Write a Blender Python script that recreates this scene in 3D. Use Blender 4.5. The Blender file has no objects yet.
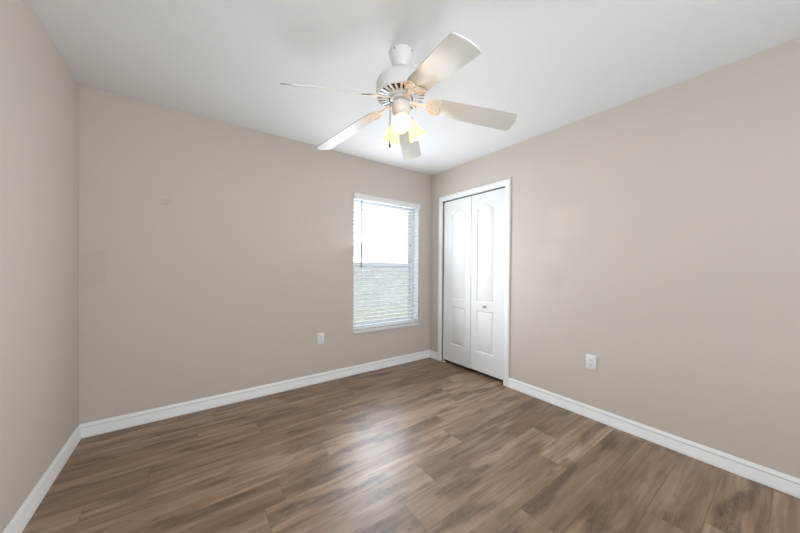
import bpy, bmesh, math, random
from mathutils import Vector, Matrix

S = bpy.context.scene
COL = S.collection
PI = math.pi

# ---------------------------------------------------------------- camera
XL, XR, YB, YF, ZC = -0.6244, 2.6176, 2.9154, -1.0, 2.44     # room: left, right, back, front, ceiling
yaw, pit, rol = 0.6263, -0.0066, 0.0080
fw = Vector((math.sin(yaw)*math.cos(pit), math.cos(yaw)*math.cos(pit), math.sin(pit)))
rt = Vector((math.cos(yaw), -math.sin(yaw), 0)); up = rt.cross(fw)
r2 = math.cos(rol)*rt + math.sin(rol)*up; u2 = math.cos(rol)*up - math.sin(rol)*rt
cd = bpy.data.cameras.new('camera'); cam = bpy.data.objects.new('camera', cd); COL.objects.link(cam)
cam.matrix_world = Matrix(((r2.x, u2.x, -fw.x, 0), (r2.y, u2.y, -fw.y, 0), (r2.z, u2.z, -fw.z, 1.1991), (0, 0, 0, 1)))
cd.sensor_fit = 'HORIZONTAL'; cd.sensor_width = 36.0; cd.lens = 289.394/800*36.0; cd.shift_y = 3.12/800
cd.clip_start = 0.02
S.camera = cam

# ---------------------------------------------------------------- world, lights, exposure
W = bpy.data.worlds.new('overcast_sky'); S.world = W; W.use_nodes = True
bg = W.node_tree.nodes['Background']
bg.inputs[0].default_value = (0.90, 0.95, 1.0, 1); bg.inputs[1].default_value = 1.3

sun = bpy.data.lights.new('sun', 'SUN'); sun.energy = 10.5; sun.angle = math.radians(3); sun.color = (1.0, 0.97, 0.92)
so = bpy.data.objects.new('sun', sun); COL.objects.link(so); so.rotation_euler = (math.radians(42), 0, math.radians(-15))   # high sun over the house, shining away from the window
def area(name, loc, rot, sx, sy, power, color):
    l = bpy.data.lights.new(name, 'AREA'); l.shape = 'RECTANGLE'; l.size = sx; l.size_y = sy
    l.energy = power; l.color = color
    o = bpy.data.objects.new(name, l); COL.objects.link(o); o.location = loc; o.rotation_euler = rot
    return o
# added unseen fill behind the camera: a wide panel and a smaller tilted one
area('front_fill', (1.0, -0.93, 1.25), (math.radians(90), 0, 0), 2.8, 2.0, 21, (0.81, 0.905, 1.0))
area('tilted_fill', (0.3, -0.90, 1.6), (math.radians(101), 0, math.radians(5)), 0.9, 1.2, 27, (0.82, 0.905, 1.0))
# daylight of the window in the back wall: behind the slats; added fill in front stands for light off the slats
area('window_daylight', (1.935, YB+0.080, 1.25), (math.radians(-90), 0, 0), 0.86, 1.46, 9, (0.79, 0.89, 1.0))
area('slat_fill', (1.68, YB-0.10, 1.22), (math.radians(-105), 0, math.radians(-10)), 0.5, 1.3, 31, (0.82, 0.905, 1.0))
BULB_POWER = 1.8

S.view_settings.view_transform = 'Standard'; S.view_settings.look = 'None'
S.view_settings.gamma = 1; S.view_settings.use_curve_mapping = False
S.view_settings.exposure = 0.06
S.cycles.max_bounces = 10; S.cycles.diffuse_bounces = 6; S.cycles.transparent_max_bounces = 16
S.cycles.caustics_reflective = False; S.cycles.caustics_refractive = False

# ---------------------------------------------------------------- node helpers
def lin(c): return tuple((v/255/12.92 if v/255 <= 0.04045 else ((v/255+0.055)/1.055)**2.4) for v in c)
class NT:
    def __init__(s, name):
        s.m = bpy.data.materials.new(name); s.m.use_nodes = True
        s.t = s.m.node_tree; s.n = s.t.nodes; s.b = s.n['Principled BSDF']; s.out = s.n['Material Output']
    def new(s, kind, **kw):
        n = s.n.new('ShaderNode'+kind)
        for k, v in kw.items(): setattr(n, k, v)
        return n
    def link(s, a, b): s.t.links.new(a, b)
    def put(s, sock, v):
        if hasattr(v, 'is_output'): s.link(v, sock)
        elif v is not None: sock.default_value = v
    def math(s, op, a, b=None, c=None, clamp=False):
        n = s.new('Math', operation=op, use_clamp=clamp)
        s.put(n.inputs[0], a); s.put(n.inputs[1], b); s.put(n.inputs[2], c)
        return n.outputs[0]
    def noise(s, vec, scale=1, detail=2, rough=0.5, dist=0):
        n = s.new('TexNoise'); s.put(n.inputs['Vector'], vec); n.inputs['Scale'].default_value = scale
        n.inputs['Detail'].default_value = detail; n.inputs['Roughness'].default_value = rough
        n.inputs['Distortion'].default_value = dist
        return n.outputs['Fac']
    def mapr(s, v, a, b, c=0.0, d=1.0, smooth=False):
        n = s.new('MapRange'); n.interpolation_type = 'SMOOTHSTEP' if smooth else 'LINEAR'
        s.put(n.inputs[0], v)
        for i, x in enumerate((a, b, c, d)): n.inputs[i+1].default_value = x
        return n.outputs[0]
    def mix(s, f, a, b, blend='MIX'):
        n = s.new('Mix', data_type='RGBA', blend_type=blend)
        s.put(n.inputs[0], f)
        for sock, v in ((n.inputs[6], a), (n.inputs[7], b)):
            s.put(sock, (*v, 1) if isinstance(v, tuple) and len(v) == 3 else v)
        return n.outputs[2]
    def comb(s, x, y, z):
        n = s.new('CombineXYZ'); s.put(n.inputs[0], x); s.put(n.inputs[1], y); s.put(n.inputs[2], z)
        return n.outputs[0]
    def sep(s, v):
        n = s.new('SeparateXYZ'); s.link(v, n.inputs[0]); return n.outputs
    def pos(s): return s.new('NewGeometry').outputs['Position']
    def bump(s, h, strength, dist):
        n = s.new('Bump'); n.inputs['Strength'].default_value = strength; n.inputs['Distance'].default_value = dist
        s.link(h, n.inputs['Height']); s.link(n.outputs[0], s.b.inputs['Normal'])
    def set(s, color=None, rough=None, metal=None, spec=None):
        if color is not None: s.put(s.b.inputs['Base Color'], (*color, 1) if isinstance(color, tuple) else color)
        if rough is not None: s.put(s.b.inputs['Roughness'], rough)
        if metal is not None: s.b.inputs['Metallic'].default_value = metal
        if spec is not None: s.b.inputs['Specular IOR Level'].default_value = spec
        return s

def simple(name, color, rough=0.5, metal=0, spec=0.5, var=0.03, scale=30):
    t = NT(name)
    n = t.noise(t.pos(), scale, 3)
    c2 = tuple(v*(1-var*2) for v in color)
    t.set(t.mix(n, color, c2), rough, metal, spec)
    return t.m

def box_mask(t, axes, c, h, soft):
    "soft-edged rectangle on a wall: axes are two sockets, c centre, h half size"
    r = None
    for s, cc, hh in zip(axes, c, h):
        d = t.math('ABSOLUTE', t.math('SUBTRACT', s, cc))
        m = t.mapr(d, hh-soft, hh+soft, 1, 0, True)
        r = m if r is None else t.math('MULTIPLY', r, m)
    return r

WALL = lin((205, 196, 185))
def wall_mat(name, marks=(), axis=0):
    t = NT(name); p = t.pos(); x, y, z = t.sep(p)
    a = (x, z) if axis == 0 else (y, z)
    c = t.mix(t.noise(p, 1.3, 2), WALL, tuple(v*0.97 for v in WALL))
    for (cc, hh, soft, k, amount) in marks:
        c = t.mix(t.math('MULTIPLY', box_mask(t, a, cc, hh, soft), amount), c, tuple(v*k for v in WALL))
    t.set(c, 0.75, spec=0.25)
    t.bump(t.noise(p, 130, 3, 0.6), 0.12, 0.004)
    return t.m

M = {}
M['wall'] = wall_mat('greige_wall_paint')
M['wall_back'] = wall_mat('greige_back_wall_paint', [
    ((-0.155, 1.714), (0.028, 0.004), 0.010, 0.72, 0.6), ((-0.157, 1.685), (0.028, 0.004), 0.010, 0.72, 0.6),
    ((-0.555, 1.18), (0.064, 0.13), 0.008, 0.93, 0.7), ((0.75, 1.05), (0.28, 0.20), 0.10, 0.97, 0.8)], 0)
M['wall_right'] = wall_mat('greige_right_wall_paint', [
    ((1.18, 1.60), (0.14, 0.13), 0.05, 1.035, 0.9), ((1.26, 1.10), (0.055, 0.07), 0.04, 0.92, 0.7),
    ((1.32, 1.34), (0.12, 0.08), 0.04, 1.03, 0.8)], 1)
t = NT('ceiling_paint'); p = t.pos()
t.set(t.mix(t.noise(p, 1.1, 2), (0.79, 0.785, 0.775), (0.765, 0.76, 0.75)), 0.85, spec=0.2)
t.bump(t.noise(p, 60, 4, 0.65), 0.25, 0.006); M['ceiling'] = t.m
M['trim'] = simple('white_semigloss_trim', (0.86, 0.86, 0.845), 0.35, spec=0.45, var=0.01)
M['door'] = simple('white_door_paint', (0.81, 0.81, 0.80), 0.55, spec=0.3, var=0.01)
M['knob'] = simple('pale_grey_knob', (0.42, 0.42, 0.42), 0.3, spec=0.5)
M['dark'] = simple('dark_closet_interior', (0.02, 0.019, 0.018), 0.9)  # near-black puts the closet's shade into the colour, so door gaps show black
M['fan'] = simple('white_fan_enamel', (0.80, 0.80, 0.79), 0.32, spec=0.5, var=0.01)
M['blade'] = simple('white_fan_blade_laminate', (0.68, 0.665, 0.61), 0.45, spec=0.4, var=0.015, scale=12)
M['arm'] = simple('cream_blade_arm_enamel', (0.78, 0.73, 0.62), 0.4, spec=0.5, var=0.01)
M['vent'] = simple('dark_motor_inside', (0.055, 0.048, 0.04), 0.8)
M['chain'] = simple('dull_brass_chain', (0.13, 0.105, 0.07), 0.4, 0.8)
M['plate'] = simple('white_outlet_plastic', (0.80, 0.795, 0.78), 0.35, spec=0.5, var=0.01)
M['slot'] = simple('outlet_slot_shadow', (0.03, 0.03, 0.03), 0.7)
M['valance'] = simple('white_faux_wood', (0.80, 0.80, 0.79), 0.45, var=0.02, scale=50)
M['wand'] = simple('clear_grey_wand', (0.30, 0.30, 0.29), 0.3)
M['cord'] = simple('white_cord', (0.7, 0.7, 0.68), 0.8)
M['vinyl'] = simple('white_window_vinyl', (0.75, 0.76, 0.77), 0.4)
M['marble'] = simple('white_marble_sill', (0.78, 0.78, 0.77), 0.25, spec=0.5, var=0.05, scale=14)
M['outer'] = simple('pale_outdoor_siding', (0.62, 0.64, 0.67), 0.8, var=0.15, scale=3)
M['lawn'] = simple('dry_lawn', (0.56, 0.55, 0.48), 0.9, var=0.15, scale=3)

# slats: opaque white with a little light coming through
t = NT('white_slat'); tr = t.new('BsdfTranslucent'); tr.inputs[0].default_value = (0.85, 0.86, 0.87, 1)
t.set(t.mix(t.noise(t.pos(), 40, 2), (0.74, 0.75, 0.76), (0.72, 0.73, 0.74)), 0.4)
mx = t.new('MixShader'); mx.inputs[0].default_value = 0.15
t.link(t.b.outputs[0], mx.inputs[1]); t.link(tr.outputs[0], mx.inputs[2]); t.link(mx.outputs[0], t.out.inputs[0]); M['slat'] = t.m
# window glass: thin pane
t = NT('window_glass'); gl = t.new('BsdfGlossy'); gl.inputs['Roughness'].default_value = 0.02
tp = t.new('BsdfTransparent'); tp.inputs[0].default_value = (0.93, 0.96, 0.96, 1); fr = t.new('Fresnel'); fr.inputs[0].default_value = 1.45
mx = t.new('MixShader'); t.link(t.math('MULTIPLY', fr.outputs[0], 0.6), mx.inputs[0]); t.link(tp.outputs[0], mx.inputs[1]); t.link(gl.outputs[0], mx.inputs[2])
t.link(mx.outputs[0], t.out.inputs[0]); M['glass'] = t.m
# insect screen: fine grey mesh
t = NT('insect_screen'); tp = t.new('BsdfTransparent'); mx = t.new('MixShader'); mx.inputs[0].default_value = 0.40
t.set(t.mix(t.noise(t.pos(), 400, 1), (0.20, 0.21, 0.23), (0.16, 0.17, 0.19)), 0.8)
t.link(tp.outputs[0], mx.inputs[1]); t.link(t.b.outputs[0], mx.inputs[2]); t.link(mx.outputs[0], t.out.inputs[0]); M['screen'] = t.m
# frosted glass lamp shade
t = NT('frosted_amber_glass'); tr = t.new('BsdfTranslucent')
c = t.mix(t.noise(t.pos(), 60, 2), (0.94, 0.79, 0.54), (0.92, 0.76, 0.51))
t.link(c, tr.inputs[0]); t.set(c, 0.25)
mx = t.new('MixShader'); mx.inputs[0].default_value = 0.75
t.link(t.b.outputs[0], mx.inputs[1]); t.link(tr.outputs[0], mx.inputs[2]); t.link(mx.outputs[0], t.out.inputs[0]); M['shade'] = t.m
# lit bulb
t = NT('lit_bulb'); t.set((0.9, 0.85, 0.75), 0.4); t.b.inputs['Emission Color'].default_value = (1, 0.82, 0.55, 1)
t.b.inputs['Emission Strength'].default_value = 8; M['bulb'] = t.m

# floor planks
t = NT('vinyl_oak_planks')
at = t.new('Attribute', attribute_name='plank'); rnd = at.outputs['Fac']
uvn = t.new('UVMap', uv_map='plank_uv'); u, v, _ = t.sep(uvn.outputs[0])
ou = t.math('MULTIPLY', rnd, 53.7); ov = t.math('MULTIPLY', rnd, 17.3)
pu = t.math('ADD', u, ou); pv = t.math('ADD', v, ov)
broad = t.noise(t.comb(t.math('MULTIPLY', pu, 1.3), t.math('MULTIPLY', pv, 11), 0), 1, 3, 0.5, 0.5)
streak = t.noise(t.comb(t.math('MULTIPLY', pu, 2.2), t.math('MULTIPLY', pv, 38), ov), 1, 5, 0.62, 0.3)
fine = t.noise(t.comb(t.math('MULTIPLY', pu, 9), t.math('MULTIPLY', pv, 260), ov), 1, 3, 0.6)
warp = t.noise(t.comb(t.math('MULTIPLY', pu, 1.5), t.math('MULTIPLY', pv, 7), 3.0), 1, 3, 0.55)
rings = t.math('SINE', t.math('MULTIPLY', t.math('ADD', t.math('MULTIPLY', warp, 0.62), t.math('MULTIPLY', pv, 0.35)), 330))
patch = t.noise(t.comb(t.math('MULTIPLY', pu, 2.3), t.math('MULTIPLY', pv, 8.5), 9.0), 1, 2, 0.5, 0.3)
ringm = t.mapr(patch, 0.50, 0.66, 0, 1, True)
knot = t.mapr(t.noise(t.comb(t.math('MULTIPLY', pu, 5.5), t.math('MULTIPLY', pv, 19), 5.0), 1, 1, 0.5, 0.4), 0.66, 0.84, 0, 1, True)
DARK, MID, LITE = lin((82, 61, 44)), lin((137, 110, 86)), lin((180, 155, 132))
c = t.mix(t.mapr(broad, 0.30, 0.70), MID, LITE)
c = t.mix(t.mapr(rnd, 0, 1, 0.0, 0.48), c, DARK)
c = t.mix(t.mapr(streak, 0.42, 0.72, 0, 0.55), c, DARK)
c = t.mix(t.math('MULTIPLY', ringm, 0.5), c, DARK)
c = t.mix(t.math('MULTIPLY', t.math('MULTIPLY', ringm, t.mapr(rings, -0.3, 1, 0, 1)), 0.40), c, lin((66, 50, 39)))
c = t.mix(t.math('MULTIPLY', t.mapr(fine, 0.45, 0.7), 0.22), c, DARK)
c = t.mix(t.math('MULTIPLY', knot, 0.7), c, lin((62, 48, 38)))
PW, PLEN = 0.183, 1.22
ed = t.math('MINIMUM', t.math('MINIMUM', v, t.math('SUBTRACT', PW, v)), t.math('MINIMUM', u, t.math('SUBTRACT', PLEN, u)))
seam = t.mapr(ed, 0.0008, 0.0028, 1, 0, True)
c = t.mix(t.math('MULTIPLY', seam, 0.35), c, lin((60, 48, 40)))
t.set(c, t.mapr(streak, 0.3, 0.7, 0.36, 0.46), spec=0.55)
hgt = t.math('SUBTRACT', t.math('MULTIPLY', streak, 0.35), t.math('MULTIPLY', seam, 1.0))
t.bump(hgt, 0.25, 0.0015); M['floor'] = t.m

# ---------------------------------------------------------------- mesh helpers
def box(bm, x0, x1, y0, y1, z0, z1, bev=0.0):
    vs = [bm.verts.new((x, y, z)) for x in (x0, x1) for y in (y0, y1) for z in (z0, z1)]
    fs = [(0, 1, 3, 2), (4, 6, 7, 5), (0, 4, 5, 1), (2, 3, 7, 6), (0, 2, 6, 4), (1, 5, 7, 3)]
    faces = [bm.faces.new([vs[i] for i in f]) for f in fs]
    if bev > 0:
        es = list({e for f in faces for e in f.edges})
        bmesh.ops.bevel(bm, geom=es, offset=bev, segments=2, affect='EDGES', profile=0.5)
def lathe(bm, prof, seg=48, mat=None, closed=False):
    "profile of (r, z), top to bottom, turned about local z"
    rings = []
    for r, z in prof:
        if r < 1e-6: rings.append([bm.verts.new((0, 0, z))])
        else: rings.append([bm.verts.new((r*math.cos(2*PI*i/seg), r*math.sin(2*PI*i/seg), z)) for i in range(seg)])
    n = len(rings)
    for a, b in list(zip(rings, rings[1:])) + ([(rings[-1], rings[0])] if closed else []):
        for i in range(seg):
            j = (i+1) % seg
            q = [a[i], b[i], b[j], a[j]] if len(a) > 1 and len(b) > 1 else ([a[0], b[i], b[j]] if len(a) == 1 else [a[i], b[0], a[j]])
            bm.faces.new(q)
    vs = [v for r in rings for v in r]
    if mat is not None: bmesh.ops.transform(bm, matrix=mat, verts=vs)
    return rings
def tube(bm, pts, r, seg=10):
    pts = [Vector(p) for p in pts]; rings = []; rr = r if isinstance(r, (list, tuple)) else [r]*len(pts)
    for i, p in enumerate(pts):
        d = (pts[min(i+1, len(pts)-1)]-pts[max(i-1, 0)]).normalized()
        q = d.to_track_quat('Z', 'Y')
        rings.append([bm.verts.new(p+q @ Vector((rr[i]*math.cos(2*PI*k/seg), rr[i]*math.sin(2*PI*k/seg), 0))) for k in range(seg)])
    for a, b in zip(rings, rings[1:]):
        for k in range(seg): bm.faces.new([a[k], a[(k+1) % seg], b[(k+1) % seg], b[k]])
    bm.faces.new(rings[0][::-1]); bm.faces.new(rings[-1])
def prism(bm, outline, z0, z1, bev=0.0):
    a = [bm.verts.new((x, y, z0)) for x, y in outline]; b = [bm.verts.new((x, y, z1)) for x, y in outline]
    n = len(outline); fs = [bm.faces.new(a[::-1]), bm.faces.new(b)]
    for i in range(n): fs.append(bm.faces.new([a[i], a[(i+1) % n], b[(i+1) % n], b[i]]))
    if bev > 0:
        es = list(set(fs[0].edges) | set(fs[1].edges))
        bmesh.ops.bevel(bm, geom=es, offset=bev, segments=2, affect='EDGES', profile=0.5)
def extrude_profile(bm, prof, path_fn, ends):
    "sweep closed profile (d, z) between two path parameters"
    A, B = [[bm.verts.new(path_fn(e, d, z)) for d, z in prof] for e in ends]
    n = len(prof)
    for i in range(n): bm.faces.new([A[i], A[(i+1) % n], B[(i+1) % n], B[i]])
    bm.faces.new(A[::-1]); bm.faces.new(B)
def obj(name, bm, mat, parent=None, smooth=35, loc=None, recalc=True):
    if recalc: bmesh.ops.recalc_face_normals(bm, faces=bm.faces)
    me = bpy.data.meshes.new(name); bm.to_mesh(me); bm.free()
    for m in (mat if isinstance(mat, list) else [mat]): me.materials.append(m)
    if smooth:
        me.polygons.foreach_set('use_smooth', [True]*len(me.polygons)); me.set_sharp_from_angle(angle=math.radians(smooth))
    o = bpy.data.objects.new(name, me); COL.objects.link(o)
    if parent: o.parent = parent
    if loc: o.location = loc
    return o
def thing(name, label, cat, loc=(0, 0, 0), rotz=0, group=None):
    o = bpy.data.objects.new(name, None); COL.objects.link(o); o.location = loc; o.rotation_euler = (0, 0, rotz)
    o.empty_display_size = 0.1
    if label: o['label'] = label; o['category'] = cat
    if group: o['group'] = group
    return o
def structure(o, label=None, cat=None):
    o['kind'] = 'structure'
    if label: o['label'] = label; o['category'] = cat
    return o
def new(): return bmesh.new()

# ---------------------------------------------------------------- room shell
WX0, WX1, WZ0, WZ1 = 1.467, 2.404, 0.455, 2.02          # window opening in the back wall
DY0, DY1, DZ = 1.778, 2.692, 2.052                       # closet opening in the right wall
TH = 0.16
bm = new(); box(bm, XL-TH, XR+0.8, YF-TH, YB+TH, ZC, ZC+0.12)
structure(obj('ceiling', bm, M['ceiling'], smooth=0), 'smooth white painted ceiling of the room', 'ceiling')
bm = new(); box(bm, XL-TH, XL, YF, YB+TH, 0, ZC)
structure(obj('wall_left', bm, M['wall'], smooth=0), 'greige wall at the left edge of the photo', 'wall')
bm = new(); box(bm, XL-TH, XR+TH, YF-TH, YF, 0, ZC)
structure(obj('wall_front', bm, M['wall'], smooth=0), 'greige wall behind the photographer', 'wall')
bm = new()
box(bm, XL, WX0, YB, YB+TH, 0, ZC); box(bm, WX1, XR+0.11, YB, YB+TH, 0, ZC)
box(bm, WX0, WX1, YB, YB+TH, 0, WZ0); box(bm, WX0, WX1, YB, YB+TH, WZ1, ZC)
structure(obj('wall_back', bm, M['wall_back'], smooth=0), 'greige wall with the window in it', 'wall')
bm = new()
box(bm, XR, XR+0.11, YF, DY0, 0, ZC); box(bm, XR, XR+0.11, DY1+0.03, YB, 0, ZC); box(bm, XR, XR+0.11, DY0, DY1+0.03, DZ, ZC)
structure(obj('wall_right', bm, M['wall_right'], smooth=0), 'greige wall with the closet door in it', 'wall')
bm = new()
box(bm, XR+0.70, XR+0.72, DY0-0.3, YB+0.02, 0, ZC); box(bm, XR+0.11, XR+0.72, DY0-0.32, DY0-0.3, 0, ZC)
box(bm, XR+0.11, XR+0.72, YB+0.0, YB+0.02, 0, ZC)
structure(obj('wall_closet', bm, M['dark'], smooth=0), 'dark inside of the closet behind the folding door', 'wall')

# floor: individual planks in one mesh
random.seed(7)
bm = new(); uvl = bm.loops.layers.uv.new('plank_uv'); fl = bm.faces.layers.float.new('plank')
known = {1: None}
row0 = 0.439
joint = {9: 1.03, 4: 1.12, 3: 0.88, 2: 1.83, 8: -0.424, 10: 0.41, 11: 0.041, 7: 0.72, 6: 1.62, 5: 0.30, 12: 1.37, 1: 0.12, 0: 1.35, -1: 0.62}
x_min, x_max = XL, XR+0.70
k0, k1 = -8, 13
for k in range(k0, k1+1):
    y0 = row0+PW*k; y1 = y0+PW
    ya, yb_ = max(y0, YF), min(y1, YB)
    if yb_ <= ya: continue
    xs = joint.get(k, random.uniform(0, 1.2))
    while xs > x_min: xs -= PLEN
    while xs < x_max:
        a, b = max(xs, x_min), min(xs+PLEN, x_max)
        if b > a:
            r = random.random()
            vs = [bm.verts.new(q) for q in ((a, ya, 0), (b, ya, 0), (b, yb_, 0), (a, yb_, 0))]
            f = bm.faces.new(vs); f[fl] = r
            for lp in f.loops: lp[uvl].uv = (lp.vert.co.x-xs, lp.vert.co.y-y0)
        xs += PLEN
ob = obj('floor', bm, M['floor'], smooth=0, recalc=False)
structure(ob, 'brown oak-look vinyl plank floor', 'floor')
bm = new(); box(bm, XL-TH, XR+0.72, YF-TH, YB+TH, -0.15, -0.002)
structure(obj('floor_slab', bm, M['dark'], smooth=0), 'slab under the plank floor', 'floor')

# baseboards
PROF = [(0, 0), (0.015, 0), (0.015, 0.020), (0.0125, 0.024), (0.0125, 0.062), (0.010, 0.066), (0.010, 0.071), (0.0125, 0.075),
        (0.0115, 0.083), (0.007, 0.089), (0.0055, 0.096), (0, 0.096)]
bm = new(); extrude_profile(bm, PROF, lambda e, d, z: (e, YB-d, z), (XL, XR))
structure(obj('baseboard_back', bm, M['trim']), 'white baseboard under the window wall', 'baseboard')
bm = new(); extrude_profile(bm, PROF, lambda e, d, z: (XL+d, e, z), (YF, YB))
structure(obj('baseboard_left', bm, M['trim']), 'white baseboard along the left wall', 'baseboard')
bm = new(); extrude_profile(bm, PROF, lambda e, d, z: (XR-d, e, z), (YF, 1.722))
structure(obj('baseboard_right', bm, M['trim']), 'long white baseboard on the wall right of the closet door', 'baseboard')
bm = new(); extrude_profile(bm, PROF, lambda e, d, z: (XR-d, e, z), (2.758, YB))
structure(obj('baseboard_right', bm, M['trim']), 'short white baseboard piece between closet casing and room corner', 'baseboard')

# ---------------------------------------------------------------- closet bifold door
door = structure(thing('door_1', 'white bifold closet door with arched moulded panels', 'door', (XR, (DY0+DY1)/2, 0)))
cy = (DY0+DY1)/2
CW = 0.060
CP = [(0, 0), (0, -0.010), (0.006, -0.0125), (0.020, -0.0135), (0.034, -0.0165), (CW-0.006, -0.0175), (CW, -0.014), (CW, 0)]
bm = new()                                                          # mitred casing: inner edge at opening, outer edge at CW
rings = []
for (yy, zz, sy, sz) in ((DY0-cy, 0, -1, 0), (DY0-cy, DZ, -1, 1), (DY1-cy, DZ, 1, 1), (DY1-cy, 0, 1, 0)):
    rings.append([bm.verts.new((dx, yy+sy*w, zz+sz*w)) for w, dx in CP])
for a, b in zip(rings, rings[1:]):
    for i in range(len(CP)): bm.faces.new([a[i], a[(i+1) % len(CP)], b[(i+1) % len(CP)], b[i]])
bm.faces.new(rings[0]); bm.faces.new(rings[-1])
obj('casing', bm, M['trim'], door)
bm = new()
box(bm, 0.0, 0.11, DY0-cy-0.001, DY0-cy+0.002, 0, DZ); box(bm, 0.0, 0.11, DY1-cy+0.028, DY1-cy+0.031, 0, DZ)
box(bm, 0.0, 0.11, DY0-cy, DY1-cy, DZ-0.002, DZ+0.001)
obj('jamb', bm, M['trim'], door, smooth=0)
bm = new(); box(bm, 0.018, 0.045, DY0-cy+0.01, DY1-cy-0.01, DZ-0.012, DZ-0.003)
obj('track', bm, M['vent'], door, smooth=0)
bm = new(); box(bm, 0.004, 0.034, DY1-cy-0.055, DY1-cy-0.012, 0.0, 0.004); box(bm, 0.012, 0.028, DY1-cy-0.022, DY1-cy-0.016, 0.0, 0.022)
obj('pivot_bracket', bm, M['plate'], door, smooth=0)

def panel_outline(y0, y1, z0, zs, rise, n=28):
    pts = [(y0, z0), (y1, z0)]
    if rise == 0: return pts + [(y1, zs), (y0, zs)]
    for i in range(n+1):
        f = i/n; c = 0.5*(1-math.cos(2*PI*f))
        pts.append((y1+(y0-y1)*f, zs+rise*c**0.85))
    return pts
def inset(pts, d):
    n = len(pts); out = []
    for i in range(n):
        p0, p1, p2 = Vector(pts[i-1]), Vector(pts[i]), Vector(pts[(i+1) % n])
        e1, e2 = (p1-p0).normalized(), (p2-p1).normalized()
        n1, n2 = Vector((-e1.y, e1.x)), Vector((-e2.y, e2.x))
        m = (n1+n2).normalized(); k = d/max(0.35, m.dot(n1))
        out.append((p1.x+m.x*k, p1.y+m.y*k))
    return out
def leaf_mesh(y0, y1, py0, py1, z0, z1):
    bm = new(); X = 0.013; T = 0.034
    outer = [(y0, z0), (y1, z0), (y1, z1), (y0, z1)]
    panels = [panel_outline(py0, py1, 0.255, 0.722, 0), panel_outline(py0, py1, 0.822, 1.868, 0.062)]
    edges = []; loops = []
    for ol in [outer]+panels:
        vs = [bm.verts.new((X, y, z)) for y, z in ol]; loops.append(vs)
        edges += [bm.edges.new((vs[i], vs[(i+1) % len(vs)])) for i in range(len(vs))]
    bmesh.ops.triangle_fill(bm, use_beauty=True, use_dissolve=False, edges=edges, normal=(-1, 0, 0))
    steps = [(0.004, 0.005), (0.009, 0.0095), (0.016, 0.0100), (0.022, 0.0065), (0.034, 0.0012)]
    for ol, vs in zip(panels, loops[1:]):
        prev = vs
        for d, dep in steps:
            cur = [bm.verts.new((X+dep, y, z)) for y, z in inset(ol, d)]
            for i in range(len(cur)):
                j = (i+1) % len(cur); bm.faces.new([prev[i], prev[j], cur[j], cur[i]])
            prev = cur
        bm.faces.new(prev)
    b = [bm.verts.new((X+T, y, z)) for y, z in outer]; a = loops[0]
    for i in range(4): bm.faces.new([a[i], a[(i+1) % 4], b[(i+1) % 4], b[i]])
    bm.faces.new(b[::-1])
    return bm
g = 0.004
near = obj('door_leaf', leaf_mesh(DY0-cy+0.004, -g, -0.083-0.232, -0.083, 0.040, 2.036), M['door'], door, smooth=25)
far = obj('door_leaf', leaf_mesh(g, DY1-cy-0.016, 0.078, 0.078+0.232, 0.036, 2.036), M['door'], door, smooth=25)
bm = new()
lathe(bm, [(0, 0.030), (0.008, 0.0295), (0.0135, 0.027), (0.0155, 0.022), (0.0135, 0.016), (0.0085, 0.010), (0.0075, 0.004), (0.012, 0.001), (0.012, -0.001)], 24,
      Matrix.Translation((0.013, -0.20, 0.778)) @ Matrix.Rotation(-PI/2, 4, 'Y'))
k = obj('knob', bm, M['knob'], near); k['label'] = 'small pale grey round knob'

# ---------------------------------------------------------------- window
win = structure(thing('window_1', 'white single hung window behind the blind', 'window', ((WX0+WX1)/2, YB, WZ0)))
cx = (WX0+WX1)/2; hw = (WX1-WX0)/2; H = WZ1-WZ0
def frame_bm(x0, x1, z0, z1, w, ya, yb):
    bm = new()
    box(bm, x0, x0+w, ya, yb, z0, z1); box(bm, x1-w, x1, ya, yb, z0, z1)
    box(bm, x0+w, x1-w, ya, yb, z0, z0+w); box(bm, x0+w, x1-w, ya, yb, z1-w, z1)
    return bm
SILL = 0.034
bm = new()
box(bm, -hw-0.0005, -hw+0.003, 0.0, 0.155, SILL, H); box(bm, hw-0.003, hw+0.0005, 0.0, 0.155, SILL, H); box(bm, -hw+0.003, hw-0.003, 0.0, 0.155, H-0.003, H+0.0005)
obj('lit_reveal_lining', bm, M['trim'], win, smooth=0)  # white lining added; its colour stands in for daylight glare on the reveal
obj('window_frame', frame_bm(-hw, hw, SILL, H, 0.030, 0.085, 0.155), M['vinyl'], win, smooth=0)
zr = 1.228-WZ0
up_ = obj('upper_sash', frame_bm(-hw+0.030, hw-0.030, zr-0.025, H-0.030, 0.032, 0.124, 0.148), M['vinyl'], win, smooth=0)
bm = new(); box(bm, -hw+0.06, hw-0.06, 0.134, 0.138, zr, H-0.06); obj('pane', bm, M['glass'], up_, smooth=0)
lo_ = obj('lower_sash', frame_bm(-hw+0.030, hw-0.030, SILL+0.03, zr+0.025, 0.034, 0.096, 0.122), M['vinyl'], win, smooth=0)
bm = new(); box(bm, -hw+0.062, hw-0.062, 0.107, 0.111, SILL+0.06, zr); obj('pane', bm, M['glass'], lo_, smooth=0)
bm = new(); box(bm, -hw+0.032, hw-0.032, 0.1515, 0.1525, SILL+0.03, zr); s = obj('insect_screen', bm, M['screen'], win, smooth=0)
s['label'] = 'grey insect screen over the lower half'
bm = new(); box(bm, -hw, hw, -0.018, 0.09, 0.0, SILL, 0.004)
s = obj('window_sill', bm, M['marble'], win)

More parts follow.
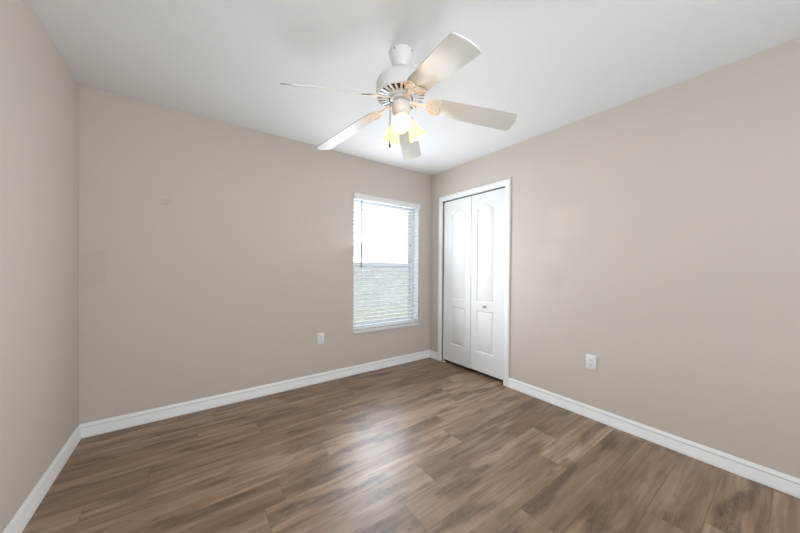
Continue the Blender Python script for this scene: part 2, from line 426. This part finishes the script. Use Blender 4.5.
# ---------------------------------------------------------------- window blind
bl = thing('window_blind', 'white horizontal slat blind with valance and tilt wand, lowered over the window', 'blind', (cx, YB, WZ0+SILL))
BY = 0.036; ztop = WZ1-WZ0-SILL
bm = new(); box(bm, -hw-0.009, hw+0.003, -0.030, -0.022, ztop-0.062, ztop+0.001, 0.002)
box(bm, -hw-0.009, -hw-0.003, -0.023, -0.0005, ztop-0.062, ztop+0.001); box(bm, hw-0.003, hw+0.003, -0.023, -0.0005, ztop-0.062, ztop+0.001)
obj('valance', bm, M['valance'], bl)
bm = new(); box(bm, -hw+0.005, hw-0.005, 0.008, 0.064, ztop-0.048, ztop-0.003, 0.002)
obj('head_rail', bm, M['valance'], bl)
bm = new(); pitch = 0.0452; zz = 0.040; tilt = math.radians(2.0); n = 0
while zz < ztop-0.052:
    prof = []
    for i in range(7):
        f = -1+2*i/6; y = f*0.0245; crown = 0.0025*(1-f*f)
        prof.append((BY+y*math.cos(tilt), zz+y*math.sin(tilt)+crown))
    th = 0.0032
    A, B = [], []
    for X, L in ((-hw+0.008, A), (hw-0.008, B)):
        L += [bm.verts.new((X, y, z+th/2)) for y, z in prof]+[bm.verts.new((X, y, z-th/2)) for y, z in prof[::-1]]
    m = len(A)
    for i in range(m): bm.faces.new([A[i], A[(i+1) % m], B[(i+1) % m], B[i]])
    bm.faces.new(A[::-1]); bm.faces.new(B)
    zz += pitch; n += 1
obj('slats', bm, M['slat'], bl, smooth=25)
bm = new(); box(bm, -hw+0.008, hw-0.008, BY-0.026, BY+0.026, 0.005, 0.021, 0.003)
obj('bottom_rail', bm, M['valance'], bl)
for xx in (-hw+0.145, 0.0, hw-0.145):
    bm = new()
    for dy in (-0.0262, 0.0262): tube(bm, [(xx, BY+dy, 0.015), (xx, BY+dy, ztop-0.03)], 0.0009, 6)
    obj('ladder_cord', bm, M['cord'], bl)
bm = new(); tube(bm, [(0, 0, 0), (0, 0, -0.006), (0, 0, -0.72), (0, 0, -0.73), (0, 0, -0.765), (0, 0, -0.77)], [0.005, 0.0065, 0.0065, 0.008, 0.008, 0.006], 10)
w = obj('tilt_wand', bm, M['wand'], bl, loc=(-hw+0.098, -0.006, ztop-0.058)); w['label'] = 'thin grey tilt wand'
bm = new()
for dx in (-0.002, 0.002): tube(bm, [(dx, 0, 0), (dx, 0, -0.47)], 0.0009, 6)
lc = obj('lift_cord', bm, M['cord'], bl, loc=(hw-0.145, -0.008, ztop-0.05))
bm = new(); lathe(bm, [(0, 0), (0.003, 0), (0.004, -0.012), (0.0075, -0.030), (0.007, -0.036), (0, -0.036)], 14, Matrix.Translation((0, 0, -0.468)))
tt = obj('tassel', bm, M['wand'], lc); tt['label'] = 'small grey cord tassel'

# outdoors, seen between the slats
bm = new(); box(bm, -25, 40, YB+TH+0.02, 60, -0.35, -0.25)
structure(obj('ground', bm, M['lawn'], smooth=0), 'pale ground outside the window', 'ground')
bm = new(); box(bm, -20, 40, 9.0, 9.2, -0.25, 1.55)
for i in range(40): box(bm, -20+i*1.5, -19.93+i*1.5, 8.97, 9.0, -0.25, 1.58)
structure(obj('wall_exterior', bm, M['outer'], smooth=0), 'pale grey wall outside beyond the lower window half', 'wall')

# ---------------------------------------------------------------- outlets
def outlet(label, loc, rotz):
    o = thing('wall_outlet', label, 'outlet', loc, rotz, 'wall outlets')
    bm = new(); box(bm, -0.0375, 0.0375, -0.006, 0.0, -0.060, 0.060, 0.0025); obj('cover_plate', bm, M['plate'], o)
    for s in (-1, 1):
        bm = new()
        out = [(0.0165*math.cos(a)*1.05, max(-0.0125, min(0.0125, 0.0175*math.sin(a)))) for a in [2*PI*i/28 for i in range(28)]]
        prism(bm, out, 0, 0.0022)
        bmesh.ops.transform(bm, matrix=Matrix.Translation((0, -0.0055, s*0.0195)) @ Matrix.Rotation(PI/2, 4, 'X'), verts=bm.verts)
        r = obj('receptacle', bm, M['plate'], o)
        bm = new()
        for dx, h in ((-0.0064, 0.0045), (0.0064, 0.0036)): box(bm, dx-0.0012, dx+0.0012, -0.0080, -0.0070, s*0.0195+0.003-h, s*0.0195+0.003+h)
        lathe(bm, [(0, 0.0005), (0.0023, 0.0005), (0.0023, -0.0005), (0, -0.0005)], 12, Matrix.Translation((0, -0.0076, s*0.0195-0.007)) @ Matrix.Rotation(PI/2, 4, 'X'))
        obj('slot', bm, M['slot'], r, smooth=0)
    bm = new(); lathe(bm, [(0, 0.0012), (0.003, 0.0008), (0.0035, 0), (0, -0.0005)], 12, Matrix.Translation((0, -0.0062, 0)) @ Matrix.Rotation(PI/2, 4, 'X'))
    obj('screw', bm, M['plate'], o)
    return o
outlet('white duplex outlet low on the window wall, left of the window', (1.097, YB, 0.457), 0)
outlet('white duplex outlet low on the wall right of the closet door', (XR, 0.980, 0.449), -PI/2)

# ---------------------------------------------------------------- ceiling fan
FX, FY = 0.985, 1.366
fan = thing('ceiling_fan', 'white five blade ceiling fan with three lit lamps, hanging from the ceiling', 'ceiling fan', (FX, FY, ZC))
def fz(z): return z-ZC
def fprof(p): return [(r, fz(z)) for r, z in p]
bm = new(); lathe(bm, fprof([(0, 2.4399), (0.071, 2.4399), (0.072, 2.432), (0.069, 2.425), (0.062, 2.400), (0.050, 2.365), (0.044, 2.352), (0.040, 2.350), (0.020, 2.354), (0, 2.354)]))
cp = obj('canopy', bm, M['fan'], fan)
for a in (20, 110, 200, 290):
    bm = new(); a = math.radians(a); lathe(bm, [(0, 0.003), (0.003, 0.002), (0.004, 0), (0.004, -0.003)], 10, Matrix.Translation((0.0705*math.cos(a), 0.0705*math.sin(a), fz(2.428))) @ Matrix.Rotation(a, 4, 'Z') @ Matrix.Rotation(PI/2, 4, 'Y'))
    obj('screw', bm, M['chain'], cp)
bm = new(); lathe(bm, fprof([(0, 2.37), (0.012, 2.37), (0.012, 2.325), (0.022, 2.322), (0.026, 2.312), (0.026, 2.296), (0, 2.296)]), 32)
obj('downrod', bm, M['fan'], fan)
bm = new(); lathe(bm, fprof([(0, 2.306), (0.055, 2.304), (0.095, 2.298), (0.122, 2.288), (0.137, 2.274), (0.143, 2.258), (0.144, 2.236), (0.144, 2.200), (0.141, 2.192), (0.137, 2.190), (0.135, 2.196), (0.100, 2.215), (0, 2.220)]), 64)
mh = obj('motor_housing', bm, M['fan'], fan)
bm = new(); lathe(bm, fprof([(0, 2.200), (0.133, 2.200), (0.133, 2.197), (0, 2.190)]), 48)
obj('motor_core', bm, M['vent'], mh)
bm = new(); N = 26
lathe(bm, fprof([(0.142, 2.196), (0.142, 2.188), (0.134, 2.185), (0.134, 2.194)]), 64, closed=True)
lathe(bm, fprof([(0.081, 2.190), (0.081, 2.180), (0.079, 2.176), (0.070, 2.173), (0.070, 2.190)]), 64, closed=True)
for i in range(N):
    a = 2*PI*i/N; nb = len(bm.verts)
    box(bm, 0.076, 0.136, -0.0060, 0.0060, -0.0035, 0.004)
    bm.verts.ensure_lookup_table()
    bmesh.ops.transform(bm, matrix=Matrix.Rotation(a, 4, 'Z') @ Matrix.Translation((0, 0, fz(2.184))) @ Matrix.Rotation(0.0, 4, 'Y'), verts=bm.verts[nb:])
obj('vent_ring', bm, M['fan'], mh)
bm = new(); lathe(bm, fprof([(0, 2.185), (0.063, 2.185), (0.063, 2.165), (0.060, 2.162), (0, 2.162)]), 48)
obj('flywheel', bm, M['fan'], fan)
bm = new(); lathe(bm, fprof([(0, 2.168), (0.034, 2.168), (0.034, 2.149), (0.053, 2.149), (0.0555, 2.146), (0.0555, 2.112), (0.053, 2.103), (0.044, 2.092), (0.036, 2.082), (0.022, 2.074), (0, 2.072)]), 48)
kit = obj('switch_housing', bm, M['fan'], fan)

def blade_outline():
    pts = []; R, w, rc = 0.668, 0.144, 0.020
    def hw_(s): return 0.5*(0.118+(w-0.118)*min(1, max(0, (s-0.19)/0.40)))
    pts += [(0.192, -0.045), (0.200, -0.056)]
    for s in (0.24, 0.32, 0.42, 0.52): pts.append((s, -hw_(s)))
    for i in range(9):
        a = -PI/2+PI/2*i/8; pts.append((R-rc+rc*math.cos(a), -w/2+rc+rc*math.sin(a)))
    for i in range(1, 8):
        f = -1+2*i/8; pts.append((R+0.008*(1-f*f), f*(w/2-rc)))
    for i in range(9):
        a = PI/2*i/8; pts.append((R-rc+rc*math.cos(a), w/2-rc+rc*math.sin(a)))
    for s in (0.52, 0.42, 0.32, 0.24): pts.append((s, hw_(s)))
    pts += [(0.200, 0.056), (0.192, 0.045)]
    return pts
bm = new(); prism(bm, blade_outline(), -0.003, 0.003, 0.0012)
blade0 = obj('blade', bm, M['blade'], fan, smooth=40)
bm = new()                                                        # cast iron arm under the blade: neck and twin looped medallion
neck = [(0.060, -0.015), (0.105, -0.010), (0.140, -0.011), (0.165, -0.020), (0.165, 0.020), (0.140, 0.011), (0.105, 0.010), (0.060, 0.015)]
prism(bm, neck, -0.011, -0.005, 0.0015)
def oval(cx_, cy_, a, b, rot, n=28):
    return [(cx_+a*math.cos(q)*math.cos(rot)-b*math.sin(q)*math.sin(rot), cy_+a*math.cos(q)*math.sin(rot)+b*math.sin(q)*math.cos(rot)) for q in [2*PI*i/n for i in range(n)]]
for s in (-1, 1):
    prism(bm, oval(0.196, s*0.028, 0.041, 0.029, s*0.35), -0.0062, -0.0034)
    ol = oval(0.196, s*0.028, 0.041, 0.029, s*0.35); il = oval(0.196, s*0.028, 0.024, 0.013, s*0.35)
    for L, rr in ((ol, 0.0032), (il, 0.0024)):
        tube(bm, [(x, y, -0.0068) for x, y in L+L[:2]], rr, 8)
tube(bm, [(0.15, 0, -0.008), (0.19, 0, -0.008), (0.232, 0, -0.007)], [0.006, 0.005, 0.003], 8)
arm0 = obj('blade_arm', bm, M['arm'], fan, smooth=40)
BL = [(-34.04, 0.179, -0.225), (45.67, 0.121, -0.315), (111.66, 0.247, -0.291), (180.0, 0.262, -0.45), (256.6, 0.214, -0.215)]
for i, (ang, droop, ptch) in enumerate(BL):
    for src in (blade0, arm0):
        o = src
        if i > 0: o = src.copy(); COL.objects.link(o); o.parent = fan
        rotm = Matrix.Rotation(math.radians(ang), 4, 'Z') @ Matrix.Rotation(math.atan(droop), 4, 'Y') @ Matrix.Rotation(ptch, 4, 'X')
        o.matrix_local = Matrix.Translation((0, 0, fz(2.137+droop*0.2))) @ rotm

# lamps of the light kit: right, left and the one facing the camera
def lamp(theta, tilt_deg, zp=2.074):
    az = math.radians(theta)-yaw                                   # theta measured from the camera's right
    base = Matrix.Translation((0.056*math.cos(az), 0.056*math.sin(az), fz(zp))) @ Matrix.Rotation(az, 4, 'Z') @ Matrix.Rotation(PI-math.radians(tilt_deg), 4, 'Y')
    # local +z runs down and outwards along the lamp axis
    bm = new(); lathe(bm, [(0, -0.006), (0.014, -0.006), (0.021, 0.0), (0.023, 0.010), (0.0235, 0.026), (0.020, 0.027), (0, 0.022)], 28)
    tube(bm, [(0, 0, -0.003), (0.004, 0, -0.018), (0.016, 0, -0.034), (0.030, 0, -0.040)], 0.009, 10)
    h = obj('lamp_holder', bm, M['fan'], fan); h.matrix_local = base
    bm = new(); seg = 72; rings = []
    prof = [(0.0215, 0.018), (0.0235, 0.028), (0.028, 0.042), (0.034, 0.060), (0.039, 0.078), (0.044, 0.094), (0.051, 0.110), (0.054, 0.116)]
    prof = [(r, z, i) for i, (r, z) in enumerate(prof)]
    inner = [(r-0.0022, z, i) for r, z, i in prof[::-1]]
    for r, z, i in prof+inner:
        k_ = (i/7.0)**2.2; ring = []
        for q in range(seg):
            a = 2*PI*q/seg; f = math.cos(6*a)
            ring.append(bm.verts.new(((r+0.0022*k_*f)*math.cos(a), (r+0.0022*k_*f)*math.sin(a), z+0.004*k_*f)))
        rings.append(ring)
    for a, b in zip(rings, rings[1:]+rings[:1]):
        for q in range(seg): bm.faces.new([a[q], b[q], b[(q+1) % seg], a[(q+1) % seg]])
    sh = obj('lamp_shade', bm, M['shade'], h, smooth=60)
    bm = new(); lathe(bm, [(0, 0.084), (0.010, 0.0825), (0.018, 0.077), (0.0225, 0.068), (0.0225, 0.060), (0.018, 0.050), (0.014, 0.043), (0.012, 0.036), (0.012, 0.022), (0, 0.022)], 28)
    b = obj('light_bulb', bm, M['bulb'], h)
    l = bpy.data.lights.new('bulb_light', 'POINT'); l.energy = BULB_POWER; l.color = (1.0, 0.83, 0.60); l.shadow_soft_size = 0.012
    lo = bpy.data.objects.new('bulb_light', l); COL.objects.link(lo); lo.parent = h; lo.location = (0, 0, 0.099)
for th, tl, zp in ((24, 30, 2.074), (123, 30, 2.074), (272, 44, 2.052)): lamp(th, tl, zp)

# pull chain hanging by the left lamp, in front of it
lat, dep = -0.061, -0.035
px, py = lat*math.cos(yaw)+dep*math.sin(yaw), -lat*math.sin(yaw)+dep*math.cos(yaw)
bm = new()
tube(bm, [(0.05*px/0.07, 0.05*py/0.07, fz(2.140)), (px, py, fz(2.138)), (px, py, fz(2.132))], 0.003, 8)
z = 2.132
while z > 1.908:
    bmesh.ops.create_icosphere(bm, subdivisions=1, radius=0.0028, matrix=Matrix.Translation((px, py, fz(z)))); z -= 0.0042
pc = obj('pull_chain', bm, M['chain'], fan); pc['label'] = 'dark beaded pull chain'
bm = new(); lathe(bm, [(0, 0.0), (0.003, -0.001), (0.004, -0.006), (0.0065, -0.018), (0.006, -0.026), (0, -0.028)], 14, Matrix.Translation((px, py, fz(1.909))))
obj('chain_fob', bm, M['chain'], pc)
